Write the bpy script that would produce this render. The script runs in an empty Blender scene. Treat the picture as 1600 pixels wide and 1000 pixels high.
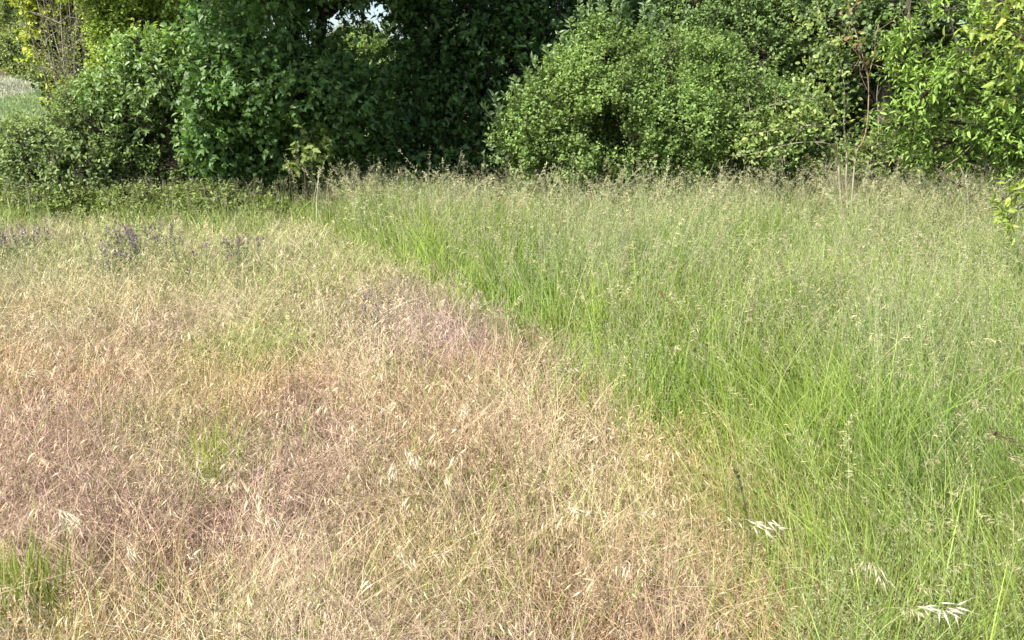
import bpy, math, random
import numpy as np
random.seed(7)
C = bpy.context.scene.collection
R = math.radians
# ------------------------------------------------------------------ camera
CAMZ, F, PITCH = 1.75, 1232.0, R(15.9)
scn = bpy.context.scene
cd = bpy.data.cameras.new('camera'); cam = bpy.data.objects.new('camera', cd); C.objects.link(cam)
cam.location = (0, 0, CAMZ); cam.rotation_euler = (R(90) - PITCH, 0, 0)
cd.sensor_width = 36; cd.lens = 36 * F / 1600; cd.clip_end = 3000; cd.clip_start = 0.05
scn.camera = cam
# ------------------------------------------------------------------ sky and sun
SUN_EL, SUN_AZ = R(50), (-0.82, -0.58)            # horizontal direction towards the sun
w = bpy.data.worlds.new('World'); scn.world = w; w.use_nodes = True
nt = w.node_tree; nt.nodes.clear()
sky = nt.nodes.new('ShaderNodeTexSky'); sky.sky_type = 'NISHITA'; sky.sun_disc = False
sky.sun_elevation = SUN_EL
sky.sun_rotation = math.atan2(SUN_AZ[0], SUN_AZ[1])
sky.dust_density = 2.0; sky.ozone_density = 1.0
bg = nt.nodes.new('ShaderNodeBackground'); bg.inputs[1].default_value = 0.135
ow = nt.nodes.new('ShaderNodeOutputWorld')
nt.links.new(sky.outputs[0], bg.inputs[0]); nt.links.new(bg.outputs[0], ow.inputs[0])
sl = bpy.data.lights.new('sun', 'SUN'); so = bpy.data.objects.new('sun', sl); C.objects.link(so)
sl.energy = 5.0; sl.angle = R(0.5); sl.color = (1.0, 0.955, 0.88)
from mathutils import Vector
hz = math.hypot(*SUN_AZ)
sd = Vector((SUN_AZ[0] / hz * math.cos(SUN_EL), SUN_AZ[1] / hz * math.cos(SUN_EL), math.sin(SUN_EL)))
so.rotation_euler = sd.to_track_quat('Z', 'Y').to_euler(); so.location = (-6, -4, 12)
SUN = np.array(sd)
scn.view_settings.view_transform = 'Standard'; scn.view_settings.look = 'None'
scn.view_settings.exposure = 0.88; scn.view_settings.gamma = 1
scn.cycles.max_bounces = 8; scn.cycles.diffuse_bounces = 3; scn.cycles.glossy_bounces = 1
scn.cycles.transmission_bounces = 4; scn.cycles.transparent_max_bounces = 4

# ------------------------------------------------------------------ helpers
def ang(py): return PITCH + math.atan((py - 500) / F)
def Zat(py, Y): return CAMZ - Y * math.tan(ang(py))
def Xat(px, Y, z): return (px - 800) / F * (Y * math.cos(PITCH) + (CAMZ - z) * math.sin(PITCH))
def at(px, py, Y):
    z = Zat(py, Y); return np.array([Xat(px, Y, z), Y, z])
def gnd(px, py, z=0.0):
    Y = (CAMZ - z) / math.tan(ang(py)); return np.array([Xat(px, Y, z), Y])
def nrm(v): return v / np.maximum(np.linalg.norm(v, axis=-1, keepdims=True), 1e-9)

def _h(ix, iy, iz, s):
    n = (ix.astype(np.int64) * 374761393 + iy.astype(np.int64) * 668265263 + iz.astype(np.int64) * 2147483647 + s * 974634777) & 0xffffffff
    n = ((n ^ (n >> 13)) * 1274126177) & 0xffffffff
    n = ((n ^ (n >> 16)) * 2246822519) & 0xffffffff
    return ((n ^ (n >> 15)) & 0xffff) / 65535.0
def noise(p, f=1.0, s=0):
    p = np.asarray(p, float) * f
    if p.shape[-1] == 2: p = np.concatenate([p, np.zeros(p.shape[:-1] + (1,))], -1)
    i = np.floor(p).astype(np.int64); u = p - i; u = u * u * (3 - 2 * u)
    r = 0
    for a in (0, 1):
        for b in (0, 1):
            for c in (0, 1):
                wgt = (u[..., 0] if a else 1 - u[..., 0]) * (u[..., 1] if b else 1 - u[..., 1]) * (u[..., 2] if c else 1 - u[..., 2])
                r = r + wgt * _h(i[..., 0] + a, i[..., 1] + b, i[..., 2] + c, s)
    return r
def fbm(p, f=1.0, s=0):
    return (noise(p, f, s) * .55 + noise(p, f * 2.1, s + 1) * .3 + noise(p, f * 4.3, s + 2) * .15)

class MB:
    """collects vertex/face arrays and links them as one mesh object"""
    def __init__(s): s.v = []; s.c = []; s.t = []; s.q = []; s.n = 0
    def add(s, v, c, tri=None, quad=None):
        v = np.asarray(v, np.float32).reshape(-1, 3); c = np.asarray(c, np.float32).reshape(-1, 3)
        if tri is not None and len(tri): s.t.append(np.asarray(tri).reshape(-1, 3) + s.n)
        if quad is not None and len(quad): s.q.append(np.asarray(quad).reshape(-1, 4) + s.n)
        s.v.append(v); s.c.append(c); s.n += len(v)
    def strips(s, P, W, side, col):
        """P (n,k,3) W (n,k) side (n,3) col (n,k,3)"""
        n, k = P.shape[:2]
        o = side[:, None, :] * W[..., None] * .5
        v = np.stack([P - o, P + o], 2)
        c = np.repeat(col[:, :, None, :], 2, 2)
        b = (np.arange(n)[:, None] * (2 * k) + 2 * np.arange(k - 1)[None]).ravel()
        s.add(v, c, quad=np.stack([b, b + 1, b + 3, b + 2], 1))
    def tubes(s, P, Rd, col, m=3):
        n, k = P.shape[:2]
        d = nrm(P[:, -1] - P[:, 0] + 1e-6)
        up = np.where(np.abs(d[:, 2:3]) > .9, np.array([[1., 0, 0]]), np.array([[0, 0, 1.]]))
        a = nrm(np.cross(d, up)); b = np.cross(d, a)
        th = np.arange(m) * 2 * math.pi / m
        ring = a[:, None] * np.cos(th)[None, :, None] + b[:, None] * np.sin(th)[None, :, None]
        v = P[:, :, None] + ring[:, None] * Rd[:, :, None, None]
        c = np.broadcast_to(np.asarray(col, float).reshape(-1, 1, 1, 3), (n, k, m, 3))
        base = (np.arange(n) * k * m)[:, None, None]; j = (np.arange(k - 1) * m)[None, :, None]
        e = np.arange(m)[None, None]; e2 = (e + 1) % m
        q = np.stack([base + j + e, base + j + e2, base + j + m + e2, base + j + m + e], -1)
        s.add(v, c, quad=q)
    def leaves(s, tpl, pos, axis, nor, L, Wd, col):
        tv, tf = tpl
        axis = nrm(axis); side = nrm(np.cross(axis, nor)); nn = np.cross(side, axis)
        v = (pos[:, None] + side[:, None] * (tv[None, :, 0:1] * Wd[:, None, None]) + axis[:, None] * (tv[None, :, 1:2] * L[:, None, None])
             + nn[:, None] * (tv[None, :, 2:3] * L[:, None, None]))
        c = np.repeat(col[:, None], len(tv), 1)
        t = tf[None] + (np.arange(len(pos)) * len(tv))[:, None, None]
        s.add(v, c, tri=t)
    def build(s, name, mat, parent=None, smooth=False):
        me = bpy.data.meshes.new(name)
        v = np.concatenate(s.v); c = np.concatenate(s.c)
        t = np.concatenate(s.t) if s.t else np.zeros((0, 3), int); q = np.concatenate(s.q) if s.q else np.zeros((0, 4), int)
        me.vertices.add(len(v)); me.vertices.foreach_set('co', v.ravel())
        idx = np.concatenate([t.ravel(), q.ravel()]).astype(np.int32)
        me.loops.add(len(idx)); me.loops.foreach_set('vertex_index', idx)
        st = np.concatenate([np.arange(len(t)) * 3, len(t) * 3 + np.arange(len(q)) * 4]).astype(np.int32)
        me.polygons.add(len(st)); me.polygons.foreach_set('loop_start', st)
        me.update(calc_edges=True)
        at_ = me.attributes.new('Col', 'FLOAT_COLOR', 'POINT')
        at_.data.foreach_set('color', np.concatenate([np.clip(c, 0.003, .95), np.ones((len(c), 1), np.float32)], 1).astype(np.float32).ravel())
        if smooth: me.polygons.foreach_set('use_smooth', np.ones(len(st), bool))
        me.materials.append(mat)
        o = bpy.data.objects.new(name, me); C.objects.link(o); o.parent = parent
        return o
def tag(o, label=None, cat=None, group=None, kind=None):
    if label: o['label'] = label
    if cat: o['category'] = cat
    if group: o['group'] = group
    if kind: o['kind'] = kind
    return o
def empty(name, loc, label, cat, group=None):
    o = bpy.data.objects.new(name, None); C.objects.link(o); o.location = loc
    return tag(o, label, cat, group)
def finish(root):
    """parts were built in world coordinates: shift their meshes to the root's base"""
    l = root.location
    for ch in root.children:
        ch.data.transform(__import__('mathutils').Matrix.Translation(-l))

# ------------------------------------------------------------------ materials
def leafmat(name, transl=.35, rough=.5, spec=.4, tint=(1.15, 1.2, .55), nscale=3.0):
    m = bpy.data.materials.new(name); m.use_nodes = True; n = m.node_tree; n.nodes.clear(); k = n.nodes.new; l = n.links.new
    a = k('ShaderNodeAttribute'); a.attribute_name = 'Col'
    tc = k('ShaderNodeTexCoord'); nz = k('ShaderNodeTexNoise'); nz.inputs['Scale'].default_value = nscale * 12; nz.inputs['Detail'].default_value = 2
    l(tc.outputs['Object'], nz.inputs['Vector'])
    mr = k('ShaderNodeMapRange'); mr.inputs[1].default_value = .3; mr.inputs[2].default_value = .7; mr.inputs[3].default_value = .82; mr.inputs[4].default_value = 1.18
    l(nz.outputs[0], mr.inputs[0])
    mx = k('ShaderNodeMixRGB'); mx.blend_type = 'MULTIPLY'; mx.inputs[0].default_value = 1
    l(a.outputs['Color'], mx.inputs[1]); l(mr.outputs[0], mx.inputs[2])
    p = k('ShaderNodeBsdfPrincipled'); p.inputs['Roughness'].default_value = rough; p.inputs['Specular IOR Level'].default_value = spec
    l(mx.outputs[0], p.inputs['Base Color'])
    t = k('ShaderNodeBsdfTranslucent'); tm = k('ShaderNodeMixRGB'); tm.blend_type = 'MULTIPLY'; tm.inputs[0].default_value = 1; tm.inputs[2].default_value = (*tint, 1)
    l(mx.outputs[0], tm.inputs[1]); l(tm.outputs[0], t.inputs[0])
    ms = k('ShaderNodeMixShader'); ms.inputs[0].default_value = transl
    l(p.outputs[0], ms.inputs[1]); l(t.outputs[0], ms.inputs[2])
    o = k('ShaderNodeOutputMaterial'); l(ms.outputs[0], o.inputs[0]); return m
def barkmat(name):
    m = bpy.data.materials.new(name); m.use_nodes = True; n = m.node_tree; k = n.nodes.new; l = n.links.new
    p = n.nodes['Principled BSDF']; p.inputs['Roughness'].default_value = .9; p.inputs['Specular IOR Level'].default_value = .15
    a = k('ShaderNodeAttribute'); a.attribute_name = 'Col'
    tc = k('ShaderNodeTexCoord'); mp = k('ShaderNodeMapping'); mp.inputs['Scale'].default_value = (30, 30, 6); l(tc.outputs['Object'], mp.inputs[0])
    nz = k('ShaderNodeTexNoise'); nz.inputs['Scale'].default_value = 1; nz.inputs['Detail'].default_value = 5; l(mp.outputs[0], nz.inputs['Vector'])
    mr = k('ShaderNodeMapRange'); mr.inputs[1].default_value = .3; mr.inputs[2].default_value = .7; mr.inputs[3].default_value = .55; mr.inputs[4].default_value = 1.35
    l(nz.outputs[0], mr.inputs[0])
    mx = k('ShaderNodeMixRGB'); mx.blend_type = 'MULTIPLY'; mx.inputs[0].default_value = 1; l(a.outputs['Color'], mx.inputs[1]); l(mr.outputs[0], mx.inputs[2]); l(mx.outputs[0], p.inputs['Base Color'])
    b = k('ShaderNodeBump'); b.inputs['Strength'].default_value = .6; b.inputs['Distance'].default_value = .01; l(nz.outputs[0], b.inputs['Height']); l(b.outputs[0], p.inputs['Normal'])
    return m
def groundmat(name, c1, c2, c3, sc):
    m = bpy.data.materials.new(name); m.use_nodes = True; n = m.node_tree; k = n.nodes.new; l = n.links.new
    p = n.nodes['Principled BSDF']; p.inputs['Roughness'].default_value = .95; p.inputs['Specular IOR Level'].default_value = .1
    tc = k('ShaderNodeTexCoord'); nz = k('ShaderNodeTexNoise'); nz.inputs['Scale'].default_value = sc; nz.inputs['Detail'].default_value = 8; nz.inputs['Roughness'].default_value = .7
    l(tc.outputs['Object'], nz.inputs['Vector'])
    cr = k('ShaderNodeValToRGB'); e = cr.color_ramp.elements; e[0].position = .3; e[0].color = (*c1, 1); e[1].position = .7; e[1].color = (*c3, 1)
    q = e.new(.5); q.color = (*c2, 1)
    l(nz.outputs[0], cr.inputs[0]); l(cr.outputs[0], p.inputs['Base Color'])
    b = k('ShaderNodeBump'); b.inputs['Strength'].default_value = .8; b.inputs['Distance'].default_value = .03; l(nz.outputs[0], b.inputs['Height']); l(b.outputs[0], p.inputs['Normal'])
    return m
M_LEAF = leafmat('leaf_matt', .36, .55, .22)
M_GLOSS = leafmat('leaf_glossy', .32, .45, .32, (1.1, 1.25, .4))
M_GRASS = leafmat('grass_blades', .28, .55, .3, (1.1, 1.15, .6))
M_DRY = leafmat('dry_grass', .20, .6, .25, (1.1, 1.0, .8))
M_BARK = barkmat('bark')

# ------------------------------------------------------------------ leaf templates (x side, y along, z fold)
DIA = (np.array([[0, 0, 0], [-.5, .45, .08], [.5, .45, .08], [0, 1, -.06]], float), np.array([[0, 2, 1], [1, 2, 3]]))
OVA = (np.array([[0, 0, 0], [-.42, .3, .08], [-.38, .65, .05], [0, 1, -.12], [.38, .65, .05], [.42, .3, .08], [0, .5, -.02]], float),
       np.array([[0, 6, 1], [1, 6, 2], [2, 6, 3], [3, 6, 4], [4, 6, 5], [5, 6, 0]]))
SPK = (np.array([[0, 0, 0], [-.5, .4, 0], [.5, .4, 0], [0, .4, .12], [0, 1, 0]], float), np.array([[0, 3, 1], [0, 2, 3], [1, 3, 4], [3, 2, 4]]))
def _maple():
    pr = [(180, .0), (215, .34), (232, .52), (250, .30), (285, .78), (302, .42), (333, .66), (360, 1.0), (27, .66), (58, .42), (75, .78), (110, .30), (128, .52), (145, .34)]
    v = [[0, .28, -.03]]
    for a, r in pr:
        t = R(a); x = math.sin(t) * r * .62; y = .28 + math.cos(t) * r * (.72 if r > .01 else 1)
        if a == 180: x, y = 0, 0.0
        v.append([x * .9, y, .06 * abs(x) - .10 * r * r])
    n = len(pr); return np.array(v, float), np.array([[0, 1 + (i + 1) % n, 1 + i] for i in range(n)])
MAP = _maple()

LIFT = np.array([1.38, 1.2, .95])
# ------------------------------------------------------------------ tree builder
def plant(name, label, cat, base, stems, blobs, n, leaf, L, W, col, seed, spray=(.25, 9), up=.3, droop=0., holes=(), gap=.42, gapf=1.6,
          mat=None, jit=.22, bark=(.10, .08, .06), limbs=26, group=None, nvar=.35, yellow=.12, face=.6, hollow=.5, twigr=.003, lump=.36, lumpf=1.3):
    """stems: list of polylines [(x,y,z,r)...]; blobs: (cx,cy,cz,rx,ry,rz[,weight]) crown volumes in metres"""
    rng = np.random.default_rng(seed)
    root = empty(name, (base[0], base[1], 0), label, cat, group)
    B = np.array([b[:6] for b in blobs], float); wt = np.array([(b[6] if len(b) > 6 else 1) * (b[3] * b[4] * b[5]) ** (2 / 3) for b in blobs])
    k = rng.choice(len(B), int(n * 1.9), p=wt / wt.sum())
    d = nrm(rng.normal(size=(len(k), 3))); rr = (hollow + (1 - hollow) * rng.random(len(k))) ** .7
    rr = rr * (1 - lump / 2 + lump * noise(d * 2.3 + B[k, :3], lumpf, seed))
    p = B[k, :3] + d * B[k, 3:6] * rr[:, None]
    keep = (fbm(p, gapf, seed + 5) > gap) & (p[:, 2] > .12)
    for (a, b, r) in holes:
        a = np.array(a); b = np.array(b); ab = b - a; t = np.clip(((p - a) @ ab) / (ab @ ab), 0, 1)
        keep &= np.linalg.norm(p - (a + ab * t[:, None]), axis=1) > r * (.8 + .5 * rng.random(len(p)))
    p = p[keep][:n]; d = (d * np.array([1, 1, .8]))[keep][:n]; N = len(p)
    sl_, nl = spray
    sdir = nrm(d + np.array([0, 0, up]) + rng.normal(size=(N, 3)) * .45)
    ln = sl_ * (.6 + .8 * rng.random(N))
    # sprays
    ts = np.linspace(0, 1, 4)
    P = p[:, None] + sdir[:, None] * (ts[None, :, None] - .3) * ln[:, None, None]
    P[..., 2] -= droop * ln[:, None] * ts[None] ** 2
    # stems and limbs
    tb = MB(); allp = []
    for st in stems:
        st = np.array(st, float)
        tt = np.linspace(0, len(st) - 1, (len(st) - 1) * 4 + 1); i = np.minimum(tt.astype(int), len(st) - 2); f = (tt - i)[:, None]
        q = st[i] * (1 - f) + st[i + 1] * f
        q[:, :3] += (noise(q[:, :3], 3, seed)[:, None] - .5) * rng.normal(size=3) * .10
        allp.append(q)
        tb.tubes(q[None, :, :3], q[None, :, 3], bark, 8)
    tb.build('trunk', M_BARK, root, True)
    AP = np.concatenate(allp); bb = MB()
    li = rng.choice(N, min(limbs, N), replace=False); LP = []
    for i in li:
        e = p[i]; cand = AP[(AP[:, 2] < e[2] - .15)]
        if not len(cand): cand = AP[:3]
        dd = np.linalg.norm(cand[:, :3] - e, axis=1) + (e[2] - cand[:, 2]) * -.35 + rng.random(len(cand)) * .3
        s0 = cand[np.argmin(dd)]; t = np.linspace(0, 1, 7)[:, None]
        m = (s0[:3] + e) / 2 + np.array([0, 0, .12 * np.linalg.norm(e - s0[:3])]) + rng.normal(size=3) * .06
        q = (1 - t) ** 2 * s0[:3] + 2 * t * (1 - t) * m + t * t * e
        q[1:-1] += rng.normal(size=(5, 3)) * .012 * np.linalg.norm(e - s0[:3])
        r0 = min(s0[3] * .5, .02 + .008 * np.linalg.norm(e - s0[:3])); r = np.linspace(r0, .005, 7)
        LP.append(np.concatenate([q, r[:, None]], 1))
        bb.tubes(q[None], r[None], np.array(bark) * (.8 + .5 * rng.random()), 5)
    LPa = np.concatenate(LP + [AP])
    step = max(1, N // 1500)
    sub = np.arange(0, N, step); D = ((p[sub, None] - LPa[None, ::2, :3]) ** 2).sum(-1); j = D.argmin(1); s0 = LPa[::2][j, :3]
    t = np.linspace(0, 1, 4)[None, :, None]; mm = (s0 + p[sub]) / 2 + rng.normal(size=(len(sub), 3)) * .05 + np.array([0, 0, .04])
    q = (1 - t) ** 2 * s0[:, None] + 2 * t * (1 - t) * mm[:, None] + t * t * p[sub][:, None]
    bb.tubes(q, np.broadcast_to(np.linspace(.007, .003, 4), (len(sub), 4)), bark, 3)
    sc = np.array(bark) * .8 + np.array([.02, .05, .01])
    bb.tubes(P, np.broadcast_to(np.linspace(twigr, twigr * .4, 4), (N, 4)), sc, 3)
    bb.build('branches', M_BARK, root)
    # leaves
    lb = MB(); u = (np.arange(nl) + .5) / nl
    t = u[None] * np.ones((N, 1)) + rng.normal(size=(N, nl)) * .04
    pos = p[:, None] + sdir[:, None] * (t[..., None] - .3) * ln[:, None, None]; pos[..., 2] -= droop * ln[:, None] * t ** 2
    pos = pos.reshape(-1, 3) + rng.normal(size=(N * nl, 3)) * ln.repeat(nl)[:, None] * .10
    sd2 = np.repeat(sdir, nl, 0); perp = nrm(np.cross(sd2, rng.normal(size=sd2.shape)))
    ax = nrm(sd2 * .6 + perp * .9 + np.array([0, 0, -.15]) + rng.normal(size=sd2.shape) * .25)
    nor = nrm(np.repeat(d, nl, 0) * face + np.array([0, 0, .75]) + rng.normal(size=ax.shape) * .55)
    sz = (.65 + .6 * rng.random(len(pos))) * np.repeat(.85 + .3 * rng.random(N), nl)
    cc = (np.array(col, float) * LIFT)[None] * np.exp(rng.normal(size=(len(pos), 1)) * .16) * np.exp((np.repeat(fbm(p, 2.2, seed + 9), nl)[:, None] - .5) * nvar * 2.2)
    yl = np.clip(rng.random((len(pos), 1)) * 1.0 + np.repeat(fbm(p, 1.2, seed + 12), nl)[:, None] - 1.2, 0, 1) * yellow * 3
    cc = cc * (1 - yl) + cc * np.array([1.8, 1.4, .9]) * yl
    ml = mat or M_LEAF
    lb.leaves(leaf, pos, ax, nor, L * sz, W * sz, cc)
    lb.build('crown', ml, root)
    finish(root); return root

def stem_line(x, y, z1, r0, r1, dx=0, dy=0, z0=-.05, k=4, wob=.06, seed=0):
    rg = random.Random(seed); out = []
    for i in range(k):
        t = i / (k - 1); out.append((x + dx * t + (rg.uniform(-wob, wob) if 0 < i else 0), y + dy * t + (rg.uniform(-wob, wob) if i else 0), z0 + (z1 - z0) * t, r0 + (r1 - r0) * t))
    return out
def bl(px, py, Y, rx, ry, rz, wt=1):
    a = at(px, py, Y); return (a[0], a[1], a[2], rx, ry, rz, wt)

# ------------------------------------------------------------------ ground, far fields
def terr(x, y):
    r = np.clip((y - 60) / 240, 0, 1); r = r * r * (3 - 2 * r)
    left = np.clip((-x - 10) / 120, 0, 1)
    return r * (2.2 + 19 * left)
def sheet(name, xs, ys, zf, mat):
    X, Y = np.meshgrid(xs, ys); Z = zf(X, Y); mb = MB(); nx, ny = len(xs), len(ys)
    i = (np.arange(ny - 1)[:, None] * nx + np.arange(nx - 1)[None]).ravel()
    mb.add(np.stack([X, Y, Z], -1), np.ones((nx * ny, 3)) * .5, quad=np.stack([i, i + 1, i + nx + 1, i + nx], 1))
    o = mb.build(name, mat, None, True); o['kind'] = 'structure'; return o
gx = np.concatenate([-np.geomspace(2200, 12, 26), np.linspace(-10, 10, 81), np.geomspace(12, 2200, 26)])
gy = np.concatenate([[-800, -200, -50, -10], np.linspace(-4, 14, 73), np.geomspace(16, 2600, 50)])
sheet('ground', gx, gy, lambda x, y: terr(x, y) + np.where((np.abs(x) < 11) & (y < 15) & (y > -5), (noise(np.stack([x, y], -1), 1.1, 3) - .5) * .06, 0),
      groundmat('thatch_soil', (.04, .035, .02), (.09, .075, .04), (.15, .12, .07), 9))
mf1 = groundmat('green_crop', (.15, .19, .085), (.18, .22, .10), (.21, .245, .12), .9)
mf2 = groundmat('ripening_crop', (.27, .28, .20), (.32, .33, .25), (.37, .37, .29), .5)
sheet('field', np.linspace(-240, 4, 90), np.linspace(24, 131, 70), lambda x, y: terr(x, y) + .5 + .15 * noise(np.stack([x, y], -1), .8, 5), mf1)
def plot(x, y): return x + 62 + (y - 100) * .355              # signed distance to the edge of the ripening plot
def crop_z(x, y): return terr(x, y) + .42 + 1.1 * np.clip(-plot(x, y) / 6, 0, 1) - 1.0 * np.clip(plot(x, y) / 4, 0, 1)
sheet('ripening_field', np.linspace(-240, -40, 160), np.linspace(84, 131, 60), lambda x, y: crop_z(x, y) + .2 * noise(np.stack([x, y], -1), .3, 6), mf2)

# ------------------------------------------------------------------ trees and shrubs, far to near
def tree(*a, **k): return plant(*a, **k)
# far woods at the left
for i, (px, Y, h) in enumerate([(-40, 168, 17), (0, 176, 19), (18, 168, 14)]):
    x = Xat(px, Y, 6); zb = float(terr(np.array(x), np.array(float(Y)))) 
    tree('dark_conifer', ['dark far conifer partly cut by the left edge of the photo', 'tall dark blue-green conifer far off beyond the pale crop at the left edge', 'smallest dark far conifer beside the grey-green tree'][i], 'tree',
         (x, Y), [[(x, Y, zb - .5, .3), (x, Y, zb + h, .05)]], [(x, Y, zb + h * .25, 3.6, 3.6, h * .25), (x, Y, zb + h * .5, 2.8, 2.8, h * .3), (x, Y, zb + h * .8, 1.6, 1.6, h * .25)],
         900, OVA, .7, .4, (.02, .04, .025), 100 + i, spray=(1.2, 9), limbs=10, gap=.3, group='dark conifers beyond the far crop', jit=.5, twigr=.01)
for i, (px, Y, h, wd, lab) in enumerate([(52, 138, 17, .95, 'large grey-green tree standing behind the far crop at the left'), (-75, 141, 19, 1.2, 'pale far tree cut off by the upper left edge'), (95, 146, 18, 1.1, 'grey-green far tree showing behind the yellow maple')]):
    x = Xat(px, Y, 4); zb = float(terr(np.array(x), np.array(float(Y)))) - .5
    tree('grey_green_tree', lab, 'tree', (x, Y), [[(x, Y, zb - .5, .35), (x, Y, zb + h * .7, .12)]],
         [(x, Y, zb + 3.4, 3.6 * wd, 3, 3.2), (x + 2.2, Y - 1.5, zb + 2.0, 2.6, 2, 2.2), (x - 1.8, Y, zb + 6.5, 3 * wd, 3, 2.8), (x + 1.5, Y, zb + 9, 4 * wd, 3, 3.4), (x, Y, zb + 13, 4.4 * wd, 3.5, 4)],
         4600, OVA, .42, .27, (.22, .30, .15), 11 + i * 30, spray=(1.3, 9), gap=.33, gapf=.55, yellow=.12, twigr=.01, limbs=14, lump=.5)
# things seen through the gap
x, Y = Xat(572, 30, 4), 30
tree('pale_shrub_tree', 'bright yellow-green small tree seen through the gap under the sky', 'tree', (x, Y), [stem_line(x, Y, 3.2, .09, .03, seed=3)],
     [bl(572, 80, Y, .95, .9, .75), bl(540, 110, Y, 1, .9, .9), bl(610, 110, Y, 1, .9, .9), bl(560, 150, Y, 1.8, 1, 1.2)], 1300, OVA, .12, .08, (.15, .25, .08), 13, spray=(.35, 9), gap=.3)
x, Y = Xat(560, 38, 4), 38
tree('grey_olive_tree', 'dull olive tree top showing through the gap just below the sky', 'tree', (x, Y), [stem_line(x, Y, 4.6, .12, .04, seed=4)],
     [bl(560, 68, Y, 1.3, 1.2, .8), bl(590, 90, Y, 1.2, 1, .9), bl(525, 85, Y, 1.2, 1, .9)], 900, OVA, .13, .08, (.13, .17, .09), 14, spray=(.4, 9), gap=.34)
# left group
x, Y = Xat(75, 17.5, 2), 17.5
tree('yellow_maple', 'narrow tree with bright yellow-green leaves beside the bare twiggy thicket', 'tree', (x, Y), [stem_line(x, Y, 4.5, .09, .03, dx=.3, seed=5)],
     [bl(92, 20, Y, .62, .6, .5), bl(72, 42, Y, .42, .5, .34), bl(62, 72, Y, .34, .45, .26), bl(82, 88, Y, .36, .4, .28), bl(95, 120, Y, .2, .3, .3), bl(84, 150, Y, .14, .25, .2), bl(85, -30, Y, 1.0, .8, .9), (x + .2, Y, 4.6, 1.3, 1, 1)],
     1900, MAP, .09, .09, (.36, .46, .095), 15, spray=(.22, 8), gap=.28, yellow=.05, limbs=16)
def A_(*v): return np.array(v, float)
def thicket():
    rng = np.random.default_rng(33); root = empty('bare_thicket', tuple(at(130, 290, 16.5)[:2]) + (0,), 'thicket of bare pinkish grey stems between the yellow maple and hazel', 'thicket')
    tb = MB(); tw = MB()
    for i in range(36):
        px = rng.uniform(98, 172); Yi = rng.uniform(15.8, 17.2); a = at(px, 165, Yi); a[2] = 0
        e = a + np.array([rng.normal() * .55, rng.normal() * .3, rng.uniform(2.6, 4.8)]); m = (a + e) / 2 + rng.normal(size=3) * .12; t = np.linspace(0, 1, 9)[:, None]
        q = (1 - t) ** 2 * a + 2 * t * (1 - t) * m + t * t * e; c = np.array([.30, .27, .21]) * rng.uniform(.6, 1.25)
        tb.tubes(q[None], np.linspace(rng.uniform(.012, .026), .005, 9)[None], c, 5)
        for j in range(16):
            s = q[rng.integers(2, 9)]; d = nrm(np.array([rng.normal(), rng.normal() * .6, rng.uniform(.1, 1.2)])); ln = rng.uniform(.25, .8)
            tt = np.linspace(0, 1, 4)[:, None]; tw.tubes((s + d * ln * tt + rng.normal(size=(4, 3)) * .02)[None], np.linspace(.007, .003, 4)[None], c, 3)
    tb.build('stems', M_BARK, root); tw.build('twigs', M_BARK, root)
    lb = MB(); n = 2600; a = at(130, 100, 16.2); pos = a + rng.normal(size=(n, 3)) * A_(.45, .4, .75); pos = pos[fbm(pos, 2.5, 7) > .47]; n = len(pos); sz = rng.uniform(.7, 1.2, n)
    lb.leaves(OVA, pos, rng.normal(size=(n, 3)), rng.normal(size=(n, 3)) * .5 + A_(-.2, -.4, .8), .06 * sz, .04 * sz, A_(.26, .31, .10) * rng.uniform(.7, 1.2, (n, 1))); lb.build('foliage', M_LEAF, root)
    finish(root)
thicket()
x, Y = Xat(225, 14.5, 2), 14.5
tree('hazel', 'yellow-green leafy hazel between the bare thicket and dark sycamore', 'tree', (x, Y), [stem_line(x + i * .15 - .3, Y, 4, .035, .01, dx=(i - 2) * .3, seed=20 + i) for i in range(5)],
     [bl(205, 50, Y, .75, .6, .7), bl(265, 40, Y, .8, .7, .7), bl(190, 110, Y, .5, .5, .45), bl(250, 130, Y, .9, .6, .5), bl(175, 20, Y, .4, .4, .5), bl(300, 90, Y, .7, .6, .6), (x, Y, 4.2, 1.5, 1.2, 1.2)],
     3600, OVA, .062, .048, (.24, .36, .10), 16, spray=(.25, 9), gap=.36, yellow=.08)
# hidden-from-sky depth behind
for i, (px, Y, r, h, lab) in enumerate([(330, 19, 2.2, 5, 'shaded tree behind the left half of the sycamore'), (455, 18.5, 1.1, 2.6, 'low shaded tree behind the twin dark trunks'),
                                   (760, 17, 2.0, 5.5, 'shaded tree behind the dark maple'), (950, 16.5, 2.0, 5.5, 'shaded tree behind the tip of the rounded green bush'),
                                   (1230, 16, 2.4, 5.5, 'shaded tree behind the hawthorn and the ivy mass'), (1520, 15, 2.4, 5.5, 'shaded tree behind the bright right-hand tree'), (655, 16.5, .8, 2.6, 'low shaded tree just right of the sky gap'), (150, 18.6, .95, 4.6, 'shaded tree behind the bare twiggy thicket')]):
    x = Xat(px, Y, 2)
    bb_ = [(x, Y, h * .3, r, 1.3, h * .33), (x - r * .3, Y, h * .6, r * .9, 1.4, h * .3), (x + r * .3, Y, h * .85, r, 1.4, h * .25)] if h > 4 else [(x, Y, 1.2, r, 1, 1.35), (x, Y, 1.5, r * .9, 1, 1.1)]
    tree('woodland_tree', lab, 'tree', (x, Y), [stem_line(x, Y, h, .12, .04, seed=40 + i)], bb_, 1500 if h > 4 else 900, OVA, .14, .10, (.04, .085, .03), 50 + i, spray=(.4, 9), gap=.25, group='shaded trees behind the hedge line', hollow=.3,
         holes=[(at(583, 20, 14), at(583, 20, 24), .32), (at(572, 55, 14), at(572, 55, 24), .35)])
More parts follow.
